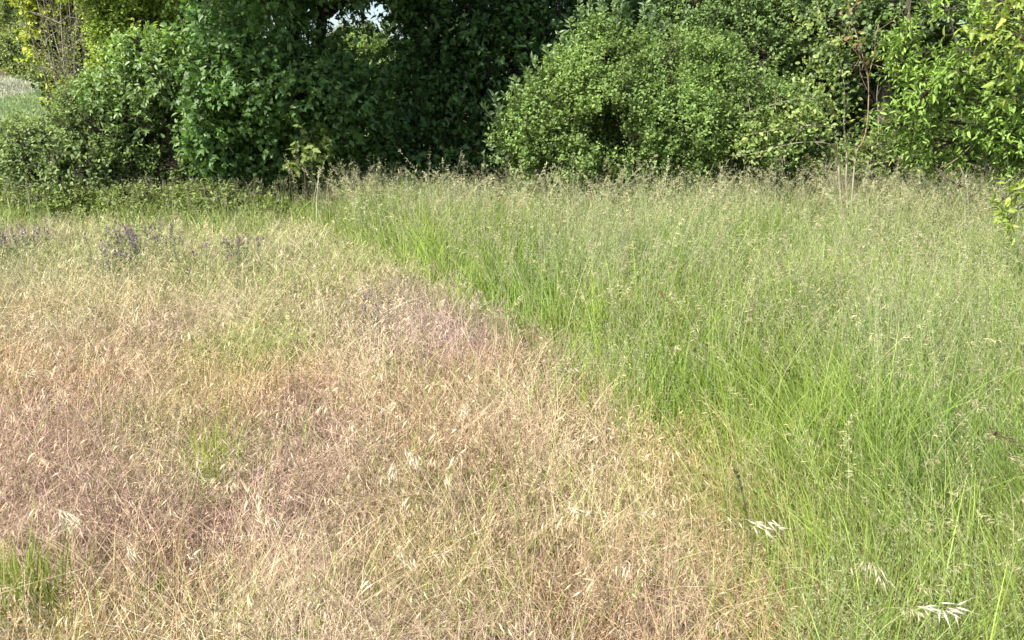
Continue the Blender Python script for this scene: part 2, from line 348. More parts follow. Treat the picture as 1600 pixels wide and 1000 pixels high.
HG = [(at(500, 18, 8), at(500, 18, 11.7), .13), (at(502, 45, 8), at(502, 45, 11.7), .08), (at(461, 15, 8), at(461, 15, 11.7), .08), (at(462, 55, 8), at(462, 55, 11.7), .07), (at(588, 24, 8), at(588, 24, 16), .25), (at(562, 70, 8), at(562, 70, 16), .19), (at(600, 22, 8), at(600, 22, 16), .13), (at(518, 22, 8), at(518, 22, 16), .15), (at(488, 20, 8), at(488, 20, 16), .08), (at(548, 22, 8), at(548, 22, 16), .09), (at(540, 8, 8), at(540, 8, 16), .06)]
# sycamore
x, Y = Xat(470, 11.6, 1), 11.6
xa, xb = Xat(462, Y, 2.4), Xat(500, Y, 2.6)
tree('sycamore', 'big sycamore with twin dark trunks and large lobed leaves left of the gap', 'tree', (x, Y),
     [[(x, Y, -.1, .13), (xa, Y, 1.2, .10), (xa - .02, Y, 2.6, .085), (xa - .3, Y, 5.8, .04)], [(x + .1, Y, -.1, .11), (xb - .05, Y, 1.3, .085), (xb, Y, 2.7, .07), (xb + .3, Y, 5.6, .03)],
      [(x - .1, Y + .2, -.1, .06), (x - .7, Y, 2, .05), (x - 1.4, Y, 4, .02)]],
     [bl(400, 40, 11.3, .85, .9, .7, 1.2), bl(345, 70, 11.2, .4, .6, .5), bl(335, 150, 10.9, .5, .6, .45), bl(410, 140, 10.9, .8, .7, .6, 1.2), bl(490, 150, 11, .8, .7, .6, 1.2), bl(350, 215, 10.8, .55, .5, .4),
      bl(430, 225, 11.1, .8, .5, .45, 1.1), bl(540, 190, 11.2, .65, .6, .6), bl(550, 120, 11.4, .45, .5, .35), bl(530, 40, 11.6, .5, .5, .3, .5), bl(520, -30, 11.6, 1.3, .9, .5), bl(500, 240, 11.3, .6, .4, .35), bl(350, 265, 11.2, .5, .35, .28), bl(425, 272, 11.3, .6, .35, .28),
      (x + .7, Y, 4.2, 2.0, 1.7, 1.1, 1.0), (x + .7, Y, 5.6, 1.7, 1.5, 1.1, .9), (-3.7, 9.8, 4.3, 1.15, .9, .55, 1.3), (-2.6, 9.9, 3.9, .9, .8, .45, 1.3)],  # last two blobs: unseen overhead crown, added to shade the leaves below
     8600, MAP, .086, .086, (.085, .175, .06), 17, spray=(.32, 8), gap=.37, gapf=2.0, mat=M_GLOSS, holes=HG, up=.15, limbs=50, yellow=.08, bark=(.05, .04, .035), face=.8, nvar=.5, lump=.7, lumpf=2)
# dark maple in the centre
x, Y = Xat(745, 12.8, 1), 12.8
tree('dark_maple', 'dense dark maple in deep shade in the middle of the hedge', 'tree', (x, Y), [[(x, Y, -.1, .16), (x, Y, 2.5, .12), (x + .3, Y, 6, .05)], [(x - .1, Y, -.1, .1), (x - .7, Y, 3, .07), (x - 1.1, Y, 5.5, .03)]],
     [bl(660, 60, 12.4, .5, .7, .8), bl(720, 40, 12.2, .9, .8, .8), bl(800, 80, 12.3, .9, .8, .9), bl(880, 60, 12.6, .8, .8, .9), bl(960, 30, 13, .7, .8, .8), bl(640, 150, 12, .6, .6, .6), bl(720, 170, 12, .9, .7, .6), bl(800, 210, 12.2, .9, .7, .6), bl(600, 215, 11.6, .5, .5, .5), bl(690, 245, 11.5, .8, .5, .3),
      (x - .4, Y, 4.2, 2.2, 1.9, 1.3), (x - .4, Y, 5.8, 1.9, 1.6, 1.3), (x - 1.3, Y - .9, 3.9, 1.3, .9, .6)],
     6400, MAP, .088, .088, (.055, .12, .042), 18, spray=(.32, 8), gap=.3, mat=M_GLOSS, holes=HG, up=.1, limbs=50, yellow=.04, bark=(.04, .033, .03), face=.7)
# young leafy shoots in the shade
x, Y = Xat(470, 10.4, 1), 10.4
tree('maple_sapling', 'small pale-leaved maple sapling catching sun before the dark sycamore', 'sapling', (x, Y), [[(x, Y, -.05, .012), (x + .03, Y, .8, .01), (x, Y, 1.6, .005)]],
     [bl(478, 205, Y, .16, .16, .17), bl(492, 232, Y, .2, .2, .16), bl(470, 245, Y, .2, .2, .15)], 26, MAP, .10, .10, (.16, .24, .09), 19, spray=(.16, 5), gap=.1, limbs=6)
# left hedge shrubs
x, Y = Xat(250, 11, 1), 11.2
tree('elder', 'elder bush with blue-green leaves against the left side of the sycamore', 'shrub', (x, Y), [stem_line(x + i * .12, Y, 2.1, .03, .01, dx=(i - 1.5) * .3, seed=60 + i) for i in range(4)],
     [bl(240, 95, Y, .5, .5, .35), bl(290, 110, Y, .5, .5, .4), bl(265, 150, Y, .6, .5, .35), bl(180, 150, Y, .4, .5, .3), bl(330, 190, Y - .1, .4, .4, .4), bl(230, 185, Y, .6, .4, .3)],
     1300, OVA, .085, .04, (.17, .28, .13), 21, spray=(.22, 9), gap=.38, mat=M_GLOSS, yellow=.1, lump=.7, lumpf=2.2)
x, Y = Xat(160, 11.3, 1), 11.3
tree('blackthorn', 'dark small-leaved thorn bush between the elder and the left bramble', 'shrub', (x, Y), [stem_line(x + i * .15, Y, 1.5, .025, .01, dx=(i - 1.5) * .25, seed=70 + i) for i in range(4)],
     [bl(150, 190, Y, .5, .5, .4), bl(200, 215, Y, .55, .5, .5), bl(255, 225, Y, .6, .5, .5), bl(300, 250, Y, .5, .4, .4), bl(125, 165, Y + .3, .25, .3, .28), bl(170, 250, Y, .6, .5, .35)],
     2700, DIA, .05, .032, (.15, .235, .10), 22, spray=(.2, 11), gap=.40, nvar=.5, lump=.7, lumpf=2.2)
brc = [(15, 215, 11.2, .9, 'grey-green bramble mound at the left edge of the photo'), (90, 225, 11.0, .8, 'grey-green bramble mound between the left edge and the thorn bush'), (-70, 210, 11.5, .9, 'bramble mound beyond the left edge'), (60, 190, 12.3, .9, 'bramble mound whose top meets the far crop')]
for i, (px, py, Y, r, lab) in enumerate(brc):
    a = at(px, py, Y)
    tree('bramble', lab, 'bramble', a[:2], [stem_line(a[0] + j * .1, Y, .9, .012, .006, dx=(j - 2) * .3, seed=80 + i * 5 + j) for j in range(5)],
         [(a[0], Y, .55, r * .75, .6, .6), (a[0] + .4, Y - .1, .85, r * .5, .5, .5), (a[0] - .4, Y, .9, r * .5, .5, .5), (a[0], Y, 1.15, r * .7, .5, .35, .7)], 1500, OVA, .052, .036, (.17, .26, .125), 120 + i, spray=(.25, 9), gap=.3, up=.1, droop=.5, group='bramble mounds along the left hedge', nvar=.4)
# low nettles and brambles along the foot of the hedge
for i, (px, Y, h, lab) in enumerate([(60, 10.5, .5, 'low nettle clump below the leftmost brambles'), (215, 10.4, .55, 'nettle clump at the foot of the thorn bush'), (330, 10.3, .6, 'nettle clump with pale leaf tops below the elder'), (395, 10.4, .45, 'nettle clump at the shaded foot of the sycamore'), (140, 10.5, .5, 'low nettle clump between brambles and thorn bush')]):
    x = Xat(px, Y, .4)
    tree('nettle_clump', lab, 'nettles', (x, Y), [stem_line(x + j * .12 - .3, Y, h * 1.1, .004, .003, seed=90 + i * 9 + j) for j in range(6)],
         [(x, Y, h * .55, .5, .3, h * .5), (x - .3, Y + .1, h * .5, .4, .25, h * .45)], 420, OVA, .055, .03, (.18, .27, .10), 140 + i, spray=(.14, 8), gap=.25, up=.8, group='nettles at the foot of the hedge')
# rounded green bush
x, Y = Xat(1000, 11, 1), 11
gb = [bl(840, 195, 10.6, .5, .5, .5, 1.2), bl(850, 245, 10.5, .55, .5, .4), bl(890, 150, 10.7, .55, .6, .45), bl(940, 110, 10.8, .5, .6, .42), bl(960, 180, 10.4, .7, .6, .6, 1.2), bl(1030, 140, 10.8, .7, .6, .55), bl(1060, 210, 10.5, .8, .6, .6, 1.2),
      bl(930, 245, 10.4, .7, .5, .4), bl(1140, 160, 10.9, .7, .6, .6), bl(1160, 230, 10.6, .7, .5, .5), bl(1215, 190, 10.9, .5, .5, .5), bl(1020, 255, 10.3, .8, .4, .35), bl(935, 62, 10.9, .3, .3, .28), bl(990, 80, 10.9, .3, .35, .28), bl(1050, 85, 11, .35, .4, .3), bl(880, 110, 10.8, .22, .3, .22), bl(812, 205, 10.5, .2, .25, .2), bl(1110, 95, 11, .4, .4, .3)]
tree('sallow_bush', 'rounded mid-green bush standing in full sun behind the tall grass', 'shrub', (x, Y), [stem_line(x + (i - 4) * .12, Y, 2.2 - abs(i - 3.5) * .15, .03, .01, dx=(i - 4) * .32, seed=150 + i) for i in range(8)],
     gb, 9000, DIA, .048, .030, (.16, .27, .10), 23, spray=(.2, 11), gap=.415, gapf=2.4, up=.6, nvar=.5, yellow=.14, hollow=.5, lump=.85, lumpf=2.4, holes=[(at(1058, 96, 10), at(1058, 96, 12), .09)])
def leaders(root, pts, seed):
    rng = np.random.default_rng(seed)
    for (px, py, Y, ln, dx) in [(a + rng.normal() * 4 + j * 9, b - 14 + abs(j) * 8, c_, d_ * (1.15 - .3 * abs(j)), e_ + j * .06) for (a, b, c_, d_, e_) in pts for j in (-1, 0, 1)]:
        a = at(px, py, Y); t = np.linspace(0, 1, 5)[:, None]; q = a + t * np.array([dx, 0, ln]) + rng.normal(size=3) * .02 * t
        mb = MB(); mb.tubes(q[None], np.linspace(.006, .002, 5)[None], (.12, .12, .07), 4)
        n = int(ln * 120); u = rng.random(n); pos = a + u[:, None] * np.array([dx, 0, ln]); ax = nrm(rng.normal(size=(n, 3)) * np.array([1, 1, .2]) + np.array([0, 0, .8]))
        mb.leaves(DIA, pos, ax, nrm(rng.normal(size=(n, 3)) + [0, -.5, .5]), rng.uniform(.06, .11, n), rng.uniform(.026, .042, n), np.array([.30, .40, .20]) * rng.uniform(.8, 1.2, (n, 1)))
        o = mb.build('leader_shoot', M_LEAF, root)
        o.data.transform(__import__('mathutils').Matrix.Translation(-root.location))
leaders(bpy.data.objects['sallow_bush'], [(928, 75, 10.8, .62, -.05), (950, 60, 10.8, .55, .05), (905, 95, 10.7, .35, -.12), (968, 70, 10.9, .5, .02), (990, 75, 10.9, .45, .1), (860, 122, 10.6, .25, -.05), (835, 155, 10.5, .24, -.1), (812, 175, 10.5, .2, -.08), (782, 200, 10.5, .28, -.12), (885, 110, 10.7, .3, -.02), (1015, 85, 10.9, .4, .05), (790, 265, 10.4, .2, -.2)], 5)
# hawthorn behind right
x, Y = Xat(1140, 12.6, 1), 12.6
tree('hawthorn', 'pale small-leaved hawthorn rising behind the rounded green bush', 'tree', (x, Y), [stem_line(x, Y, 4, .07, .02, seed=171), stem_line(x + .3, Y, 4, .05, .02, dx=.7, seed=172)],
     [bl(1080, 30, Y, .75, .6, .6), bl(1150, 40, Y, .8, .6, .7), bl(1070, 80, Y - .2, .55, .5, .4), bl(1210, 60, Y, .7, .6, .6), bl(1190, 120, Y - .3, .6, .5, .5), bl(1240, 20, Y, .6, .6, .7), (x, Y + .9, 3.9, 1.4, .9, .8)],
     4200, DIA, .052, .036, (.155, .26, .115), 24, spray=(.22, 11), gap=.38, gapf=2.2, nvar=.45, yellow=.15, lump=.7, lumpf=2)
# ivy-clad dark tree
x, Y = Xat(1370, 12.2, 1), 12.2
tree('ivy_clad_tree', 'dark tree smothered in ivy behind the bare reddish stems', 'tree', (x, Y), [stem_line(x, Y, 4.5, .14, .08, seed=181)],
     [bl(1300, 60, Y, .6, .5, .7), bl(1390, 50, Y - .1, .75, .6, .7), bl(1450, 120, Y, .6, .5, .7), bl(1290, 150, Y, .5, .5, .6), bl(1400, 180, Y + .2, .5, .4, .6), bl(1330, 215, Y, .9, .4, .6), bl(1440, 20, Y, .8, .6, .6), (x, Y + .9, 4.0, 1.6, 1.0, .9)],
     3600, OVA, .062, .052, (.105, .175, .085), 25, spray=(.2, 9), gap=.38, gapf=2.2, mat=M_GLOSS, nvar=.5, holes=[(at(1374, 165, 8.9), at(1374, 165, 13), .20), (at(1376, 110, 8.9), at(1376, 110, 13), .12), (at(1368, 205, 8.9), at(1368, 205, 13), .16), (at(1345, 170, 8.9), at(1345, 170, 13), .1)])
x, Y = Xat(1500, 11, 1), 11
tree('undergrowth_shrub', 'low dull green shrub under the bright right-hand tree', 'shrub', (x, Y), [stem_line(x + j * .2 - .4, Y, 1.3, .02, .01, seed=190 + j) for j in range(4)],
     [bl(1400, 250, Y, .7, .5, .35), bl(1500, 240, Y, .8, .5, .5), bl(1590, 225, Y, .8, .6, .6), bl(1670, 220, Y, .8, .6, .7), bl(1280, 262, Y, .7, .4, .3)], 2600, DIA, .055, .036, (.16, .24, .10), 26, spray=(.2, 10), gap=.33, nvar=.45)
# right-hand tree with bright narrow leaves
x, Y = 6.3, 9.2
tree('cherry_tree', 'bright yellow-green tree with long narrow leaves entering from the right', 'tree', (x, Y), [[(x, Y, -.1, .1), (x - .1, Y, 1.3, .08), (x - .5, Y, 3.2, .05)], [(x - .05, Y, .9, .06), (x - 1.0, Y - .1, 1.6, .04), (x - 2.1, Y - .2, 2.1, .02)], [(x, Y, 1.4, .05), (x - .9, Y - .6, 2.2, .03), (x - 1.7, Y - 1.2, 2.6, .015)]],
     [bl(1480, 125, 8.8, .6, .5, .35), bl(1430, 175, 8.9, .35, .4, .25), bl(1540, 90, 8.6, .6, .5, .5), bl(1470, 220, 9.0, .45, .4, .2), bl(1570, 190, 8.6, .6, .5, .35), bl(1440, 90, 9, .35, .3, .25), bl(1600, 40, 8.3, .6, .6, .6), bl(1530, 30, 8.5, .5, .5, .35), bl(1650, 150, 8.5, .8, .6, .9), bl(1460, 30, 8.8, .35, .3, .2, .5), (x - .5, Y, 3.6, 1.6, 1.3, .9)],
     2500, OVA, .078, .028, (.18, .315, .085), 27, spray=(.26, 9), gap=.43, gapf=2.2, up=0, droop=.35, mat=M_GLOSS, yellow=.3, face=.4, limbs=40)
x, Y = 5.3, 6.0
tree('overhanging_branch_tree', 'near tree at the right edge whose leafy branch tips hang into view', 'tree', (x, Y), [[(x, Y, -.1, .07), (x - .1, Y, 1.6, .05), (x - .4, Y, 2.8, .03)], [(x, Y, .5, .03), (x - .7, Y, 1.0, .015), (x - 1.15, Y - .1, .95, .006)], [(x, Y, 1.5, .03), (x - .7, Y, 2.1, .02), (x - 1.3, Y, 2.25, .006)]],
     [bl(1600, 320, 5.9, .25, .2, .14), bl(1560, 335, 5.9, .12, .1, .06, 2), bl(1600, 285, 5.9, .12, .1, .06), bl(1590, 40, 5.8, .2, .3, .25), bl(1540, 45, 5.8, .14, .2, .08, 1.6), bl(1600, 150, 5.8, .13, .2, .3), (x, Y, 3, .8, .8, .6)],
     240, OVA, .085, .032, (.21, .31, .08), 28, spray=(.2, 8), gap=.1, up=0, droop=.4, mat=M_GLOSS, yellow=.3, face=.4, limbs=14)
# sparse little apple tree with bare stems
def sparse():
    rng = np.random.default_rng(77); Y = 9.0; b = at(1318, 420, Y); b[2] = 0
    root = empty('spindly_apple_tree', (b[0], b[1], 0), 'spindly half-bare young tree with arching pale stems in the tall grass', 'tree')
    def pl(pts, r0, r1, mb, c, k=5):
        r0 *= .72; r1 *= .8
        P = np.array([at(*p) for p in pts]); n = len(P); t = np.linspace(0, n - 1, (n - 1) * 4 + 1); i = np.minimum(t.astype(int), n - 2); f = (t - i)[:, None]; f = f
        pm = P[np.maximum(i - 1, 0)]; p0 = P[i]; p1 = P[i + 1]; p2 = P[np.minimum(i + 2, n - 1)]
        q = .5 * ((2 * p0) + (p1 - pm) * f + (2 * pm - 5 * p0 + 4 * p1 - p2) * f ** 2 + (3 * p0 - pm - 3 * p1 + p2) * f ** 3)
        mb.tubes(q[None], np.linspace(r0, r1, len(q))[None], c, k); return q
    g = (.37, .32, .23); red = (.38, .26, .18)
    tr = MB()
    pl([(1308, 425, Y), (1313, 330, Y), (1312, 290, Y), (1309, 245, Y), (1300, 225, Y - .02)], .022, .014, tr, g, 7)
    pl([(1322, 425, Y), (1324, 330, Y), (1322, 285, Y), (1323, 240, Y), (1318, 195, Y)], .018, .012, tr, g, 6)
    pl([(1336, 425, Y), (1331, 330, Y), (1333, 285, Y), (1337, 245, Y), (1344, 228, Y), (1362, 230, Y)], .018, .011, tr, g, 6)
    tr.build('trunk', M_BARK, root, True)
    br = MB(); Q = []
    for pts, r0, r1, c in [([(1309, 245, Y), (1298, 226, Y), (1265, 222, Y - .1), (1230, 226, Y - .2), (1180, 240, Y - .25), (1140, 243, Y - .3)], .012, .003, g),
                           ([(1309, 250, Y), (1306, 215, Y), (1290, 198, Y), (1262, 196, Y), (1232, 228, Y - .1), (1222, 255, Y - .1)], .011, .004, g),
                           ([(1290, 198, Y), (1265, 196, Y), (1240, 198, Y), (1200, 205, Y - .1), (1165, 212, Y - .2)], .008, .003, g),
                           ([(1310, 162, Y), (1285, 156, Y), (1248, 154, Y), (1200, 166, Y - .2), (1150, 182, Y - .3)], .006, .002, g),
                           ([(1337, 240, Y), (1352, 210, Y), (1357, 160, Y), (1356, 120, Y), (1350, 95, Y), (1340, 60, Y), (1328, 20, Y), (1326, -30, Y)], .011, .004, red),
                           ([(1344, 228, Y), (1370, 222, Y), (1372, 180, Y), (1370, 150, Y), (1374, 120, Y)], .007, .003, g),
                           ([(1318, 195, Y), (1320, 160, Y), (1316, 110, Y), (1300, 60, Y), (1280, 15, Y)], .009, .003, g),
                           ([(1356, 120, Y), (1348, 100, Y), (1336, 80, Y), (1318, 62, Y), (1275, 62, Y)], .006, .002, red),
                           ([(1356, 125, Y), (1362, 100, Y), (1366, 85, Y), (1368, 50, Y)], .006, .002, red), ([(1355, 115, Y), (1380, 118, Y), (1410, 120, Y), (1440, 125, Y)], .005, .002, g),
                           ([(1354, 100, Y), (1344, 90, Y), (1340, 75, Y)], .004, .002, red), ([(1355, 140, Y), (1346, 120, Y), (1343, 100, Y)], .004, .002, red), ([(1310, 260, Y), (1300, 285, Y), (1288, 262, Y)], .006, .003, g)]:
        Q.append((pl(pts, r0, r1, br, c), c))
    for q, c in Q:
        for j in range(5):
            s = q[rng.integers(len(q) // 3, len(q))]; d = nrm(rng.normal(size=3) + [0, 0, .3]); ln = rng.uniform(.08, .25)
            br.tubes((s + np.linspace(0, 1, 3)[:, None] * d * ln)[None], np.linspace(.003, .0015, 3)[None], c, 3)
    br.build('branches', M_BARK, root)
    lb = MB()
    for (px, py, r, n, red_) in [(1225, 190, .14, 50, 0), (1280, 190, .13, 50, 0), (1300, 100, .12, 50, 0), (1330, 140, .1, 10, 0), (1295, 200, .1, 16, 0), (1290, 65, .1, 40, 0), (1280, 30, .12, 40, 0), (1255, 35, .1, 30, 0), (1265, 125, .13, 50, 0), (1290, 135, .12, 50, 0), (1245, 180, .12, 40, .3), (1215, 200, .13, 55, 0), (1175, 215, .14, 60, 0), (1190, 235, .1, 40, 0), (1305, 160, .12, 30, .2), (1318, 180, .10, 24, .1),
                             (1328, 215, .09, 16, 0), (1318, 232, .07, 12, 0), (1325, 15, .08, 25, 1), (1328, 60, .08, 20, 1), (1362, 88, .05, 14, 1), (1290, 175, .1, 30, .1), (1360, 215, .1, 20, .2), (1250, 220, .1, 20, 0), (1150, 235, .08, 20, 0), (1338, 190, .1, 8, .3), (1270, 85, .1, 30, 0), (1340, 65, .06, 16, 1)]:
        a = at(px, py, Y - .08); pos = a + rng.normal(size=(n, 3)) * r * .7; ax = rng.normal(size=(n, 3)) + [0, 0, -.2]; nr = rng.normal(size=(n, 3)) * .6 + [-.2, -.4, .7]
        c = np.where(rng.random((n, 1)) < red_ * .35 + .02, np.array([[.30, .19, .09]]), np.array([[.27, .34, .10]])) * rng.uniform(.75, 1.3, (n, 1))
        sz = rng.uniform(.7, 1.2, n); lb.leaves(OVA, pos, ax, nr, .06 * sz, .036 * sz, c)
    lb.build('crown', M_GLOSS, root); finish(root)
sparse()
def deadwood():
    Y = 8.3; root = empty('dead_branch', tuple(at(1500, 300, Y)[:2]) + (0,), 'dark dead branch leaning out of the grass below the right-hand tree', 'branch')
    mb = MB()
    for pts, r0, r1, c in [([(1462, 262, Y + .2), (1475, 275, Y), (1490, 285, Y), (1512, 295, Y), (1530, 330, Y), (1540, 400, Y)], .009, .016, (.07, .055, .045)), ([(1500, 260, Y), (1508, 280, Y), (1512, 300, Y), (1514, 340, Y), (1514, 400, Y)], .008, .012, (.30, .27, .2)), ([(1520, 225, Y + .2), (1500, 245, Y + .2), (1485, 255, Y + .1), (1470, 262, Y + .2)], .006, .007, (.2, .16, .11))]:
        P = np.array([at(*p) for p in pts]); mb.tubes(P[None], np.linspace(r0, r1, len(P))[None], c, 6)
    mb.build('wood', M_BARK, root); finish(root)
deadwood()

# ------------------------------------------------------------------ grass
rng = np.random.default_rng(2024)
BND = np.array([(.74, 0), (.78, 1.8), (.85, 2.1), (.83, 2.65), (.74, 3.3), (.62, 3.9), (.14, 4.75), (-.80, 7.0), (-1.5, 8.3), (-2.3, 9.6), (-2.7, 10.4), (-2.7, 13)])
def bx(y): return np.interp(y, BND[:, 1], BND[:, 0])
def scatter(n, y0, y1, pw, side, soft=.14):
    """positions with density falling with distance as y**-pw, on one side of the edge between dry and tall grass"""
    out = []
    tot = 0
    while tot < n:
        m = n * 2; yy = y0 + (y1 - y0) * rng.random(m); acc = rng.random(m) < (yy / y0) ** (-pw) * (.72 * yy + .9) / (.72 * y1 + .9) * (y1 / y0) ** max(0, pw - 1) * .9 if pw > 1 else rng.random(m) < (yy / y0) ** (-pw) * (.72 * yy + .9) / (.72 * y1 + .9) * 1.0
        yy = yy[acc]; xx = (rng.random(len(yy)) * 2 - 1) * (.72 * yy + .9)
        p = np.stack([xx, yy], 1); e = xx - bx(yy) + rng.normal(size=len(xx)) * soft + (noise(p, 2.2, 8) - .5) * .4 + (noise(p, 6, 9) - .5) * .22
        k = e > 0 if side > 0 else e < 0
        if side == 0: k = np.ones(len(xx), bool)
        out.append(p[k]); tot += k.sum()
    return np.concatenate(out)[:n]
def curves(xy, h, th, lean, bend, droop, t):
    """xy (n,2); t (n,k) -> (n,k,3)"""
    d = np.stack([np.cos(th), np.sin(th)], 1)
    hx = h[:, None] * (lean[:, None] * t + bend[:, None] * t ** 2.2)
    z = h[:, None] * (t - droop[:, None] * t ** 3) * np.sqrt(np.maximum(.2, 1 - .5 * lean[:, None] ** 2))
    return np.concatenate([xy[:, None] + d[:, None] * hx[..., None], z[..., None]], -1)
def tlin(n, k): return np.broadcast_to(np.linspace(0, 1, k), (n, k))
def wscale(y): return np.maximum(1, y / 2.6) ** .75
def blades(mb, xy, h, lean, bend, droop, w, c0, c1, k=5, th=None, z0=0, wig=0):
    n = len(xy); th = rng.random(n) * 6.283 if th is None else th
    P = curves(xy, h, th, lean, bend, droop, tlin(n, k)); t = tlin(n, k)
    P[..., 2] += z0
    ph = rng.random((n, 2)) * 6.28; am = (h * rng.uniform(0, wig, n))[:, None] * t
    P[..., 0] += am * np.sin(ph[:, :1] + t * 5.5); P[..., 1] += am * np.sin(ph[:, 1:] + t * 4.7)
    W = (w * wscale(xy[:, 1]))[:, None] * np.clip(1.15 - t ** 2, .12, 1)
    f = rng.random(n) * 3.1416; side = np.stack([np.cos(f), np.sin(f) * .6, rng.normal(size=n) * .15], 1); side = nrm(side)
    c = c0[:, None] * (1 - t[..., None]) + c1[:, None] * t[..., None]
    mb.strips(P, W, side, c); return th
def heads(mb, xy, h, th, lean, bend, droop, t0, m, L, W, spread, col, hang=.3, t1=1.0, tpl=SPK):
    n = len(xy); u = rng.random((n, m)); t = t0 + (t1 - t0) * u
    P = curves(xy, h, th, lean, bend, droop, t); P2 = curves(xy, h, th, lean, bend, droop, t + .01); ax = nrm(P2 - P)
    off = rng.normal(size=(n, m, 3)) * np.array([1, 1, .55]) * (spread * (1.15 - u))[..., None] if np.isscalar(spread) else rng.normal(size=(n, m, 3)) * spread[:, None, None] * (1.15 - u)[..., None]
    P = P + off; P[..., 2] -= hang * np.linalg.norm(off[..., :2], axis=-1)
    axis = nrm(ax * .9 + nrm(off) * .6 + np.array([0, 0, -hang * 1.6]) + rng.normal(size=P.shape) * .15)
    ws = wscale(xy[:, 1]).repeat(m)
    s = (.7 + .6 * rng.random(n * m))
    cc = np.repeat(col, m, 0) * np.exp(rng.normal(size=(n * m, 1)) * .12)
    mb.leaves(tpl, P.reshape(-1, 3), axis.reshape(-1, 3), nrm(rng.normal(size=(n * m, 3)) + [0, -.3, .3]), L * s * ws ** .5, W * s * ws, cc)
def A(*v): return np.array(v, float)
def spot(p, px, py, r, z=.3):
    g = gnd(px, py, z); return np.exp(-(((p[:, 0] - g[0]) / r) ** 2 + ((p[:, 1] - g[1]) / (r * 1.3)) ** 2))
def clump(xy, f, s, lo=.35):
    return rng.random(len(xy)) < lo + (1 - lo) * np.clip(fbm(xy, f, s) * 2.4 - .7, 0, 1)

STRAW, PALE, PINK, RUST, MAUVE, OLIVE, LIME = A(.535, .39, .20), A(.62, .53, .34), A(.47, .31, .265), A(.46, .30, .165), A(.43, .32, .29), A(.38, .37, .18), A(.30, .38, .09)
def drycol(p, dark=1.0):
    n = len(p); c = np.tile(STRAW, (n, 1)).astype(float)
    def mix(wt, col):
        nonlocal c; wt = np.clip(wt, 0, 1)[:, None]; c = c * (1 - wt) + col * wt
    mix((fbm(p, .9, 31) - .45) * 3, RUST * 1.08)
    mix((fbm(p, 1.3, 41) - .5) * 4.5, PALE)
    mix((fbm(p, 1.0, 51) - .48) * 4, PINK); mix((fbm(p, 3.5, 52) - .52) * 2.5, MAUVE)
    far = np.clip((p[:, 1] - 4.2) / 3.5, 0, 1) * np.clip((-.5 - p[:, 0] + .25 * (p[:, 1] - 5)) / 1.5, 0, 1)
    mix(far * .9, A(.42, .40, .23)); mix(np.clip((p[:, 1] - 5.8) / 2.2, 0, 1) * .75 * np.clip(.4 + 1.2 * fbm(p, 1.1, 62), 0, 1), A(.37, .40, .19)); mix(far * (fbm(p, .8, 61) - .35) * 2, OLIVE * 1.15)
    for (px, py, r, a, col) in [(60, 680, .5, 1.1, PINK), (140, 740, .35, 1.0, PINK), (40, 600, .4, .7, PINK), (700, 480, .55, 1.1, MAUVE), (650, 430, .4, 1.1, MAUVE), (800, 640, .4, .6, PINK), (640, 560, .4, .4, PINK), (500, 850, .15, .9, PINK), (370, 880, .14, .6, PINK), (1010, 860, .2, .5, PINK), (560, 940, .18, .5, MAUVE),
                                (400, 515, .35, 1., LIME), (330, 690, .16, 1., LIME), (600, 760, .1, .5, OLIVE), (700, 850, .2, .6, OLIVE), (240, 620, .3, .5, OLIVE), (880, 690, .3, .6, PALE), (930, 760, .3, .5, PALE), (590, 690, .2, .5, PALE), (640, 600, .4, .6, RUST), (900, 600, .3, .4, RUST), (870, 900, .2, .3, RUST),
                                (560, 400, .7, .9, OLIVE * 1.1), (480, 440, .6, .5, OLIVE), (100, 480, .5, .4, PALE), (230, 390, .5, .6, OLIVE), (40, 360, .6, .5, MAUVE), (420, 380, .5, .4, MAUVE)]:
        mix(spot(p, px, py, r) * a * rng.uniform(.5, 1.3, n), col)
    c *= np.exp(rng.normal(size=(n, 1)) * .33 + (fbm(p, 5, 88)[:, None] - .5) * .5) * dark
    return c
Y0 = 1.0
dry = MB()
# thatch: short tangled leaves
xy = scatter(46000, Y0, 10.4, 1.0, -1); n = len(xy)
blades(dry, xy, rng.uniform(.10, .27, n), rng.uniform(.1, 1.1, n), rng.uniform(0, .7, n), rng.uniform(0, .45, n), .0028, drycol(xy, .36) * A(.95, .85, .85), drycol(xy, .82), 5, wig=.2)  # blade bases darkened in the colour to stand for shaded gaps
# stems
xy = scatter(56000, Y0, 10.4, 1.0, -1); xy = xy[clump(xy, 2.5, 71, .45)]; n = len(xy)
h = rng.uniform(.24, .46, n) * (.8 + .4 * fbm(xy, 1.5, 81)); lean = np.abs(rng.normal(size=n)) * .22; bend = rng.uniform(0, .45, n); dr = rng.uniform(0, .3, n)
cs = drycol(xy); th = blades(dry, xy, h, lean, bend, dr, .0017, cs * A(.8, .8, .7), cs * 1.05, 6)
k = rng.random(n) < .45
heads(dry, xy[k], h[k], th[k], lean[k], bend[k], dr[k], .6, 6, .018, .0017, .016, drycol(xy[k]) * 1.06, .3)
# long tangled strands, many lying over in sheaves
xy = scatter(52000, Y0, 10.4, 1.0, -1); xy = xy[clump(xy, 1.9, 75, .3)]; n = len(xy)
sheaf = noise(xy, 1.4, 76) * 12.6 + rng.normal(size=n) * 1.0
cs = drycol(xy) * .5 + A(.72, .61, .37) * .5; cs *= np.exp(rng.normal(size=(n, 1)) * .2)
blades(dry, xy, rng.uniform(.22, .50, n), rng.uniform(.0, .7, n), rng.uniform(.1, 1.1, n), rng.uniform(.1, .75, n), .0017, cs * .85, cs * 1.1, 9, th=sheaf, wig=.16)
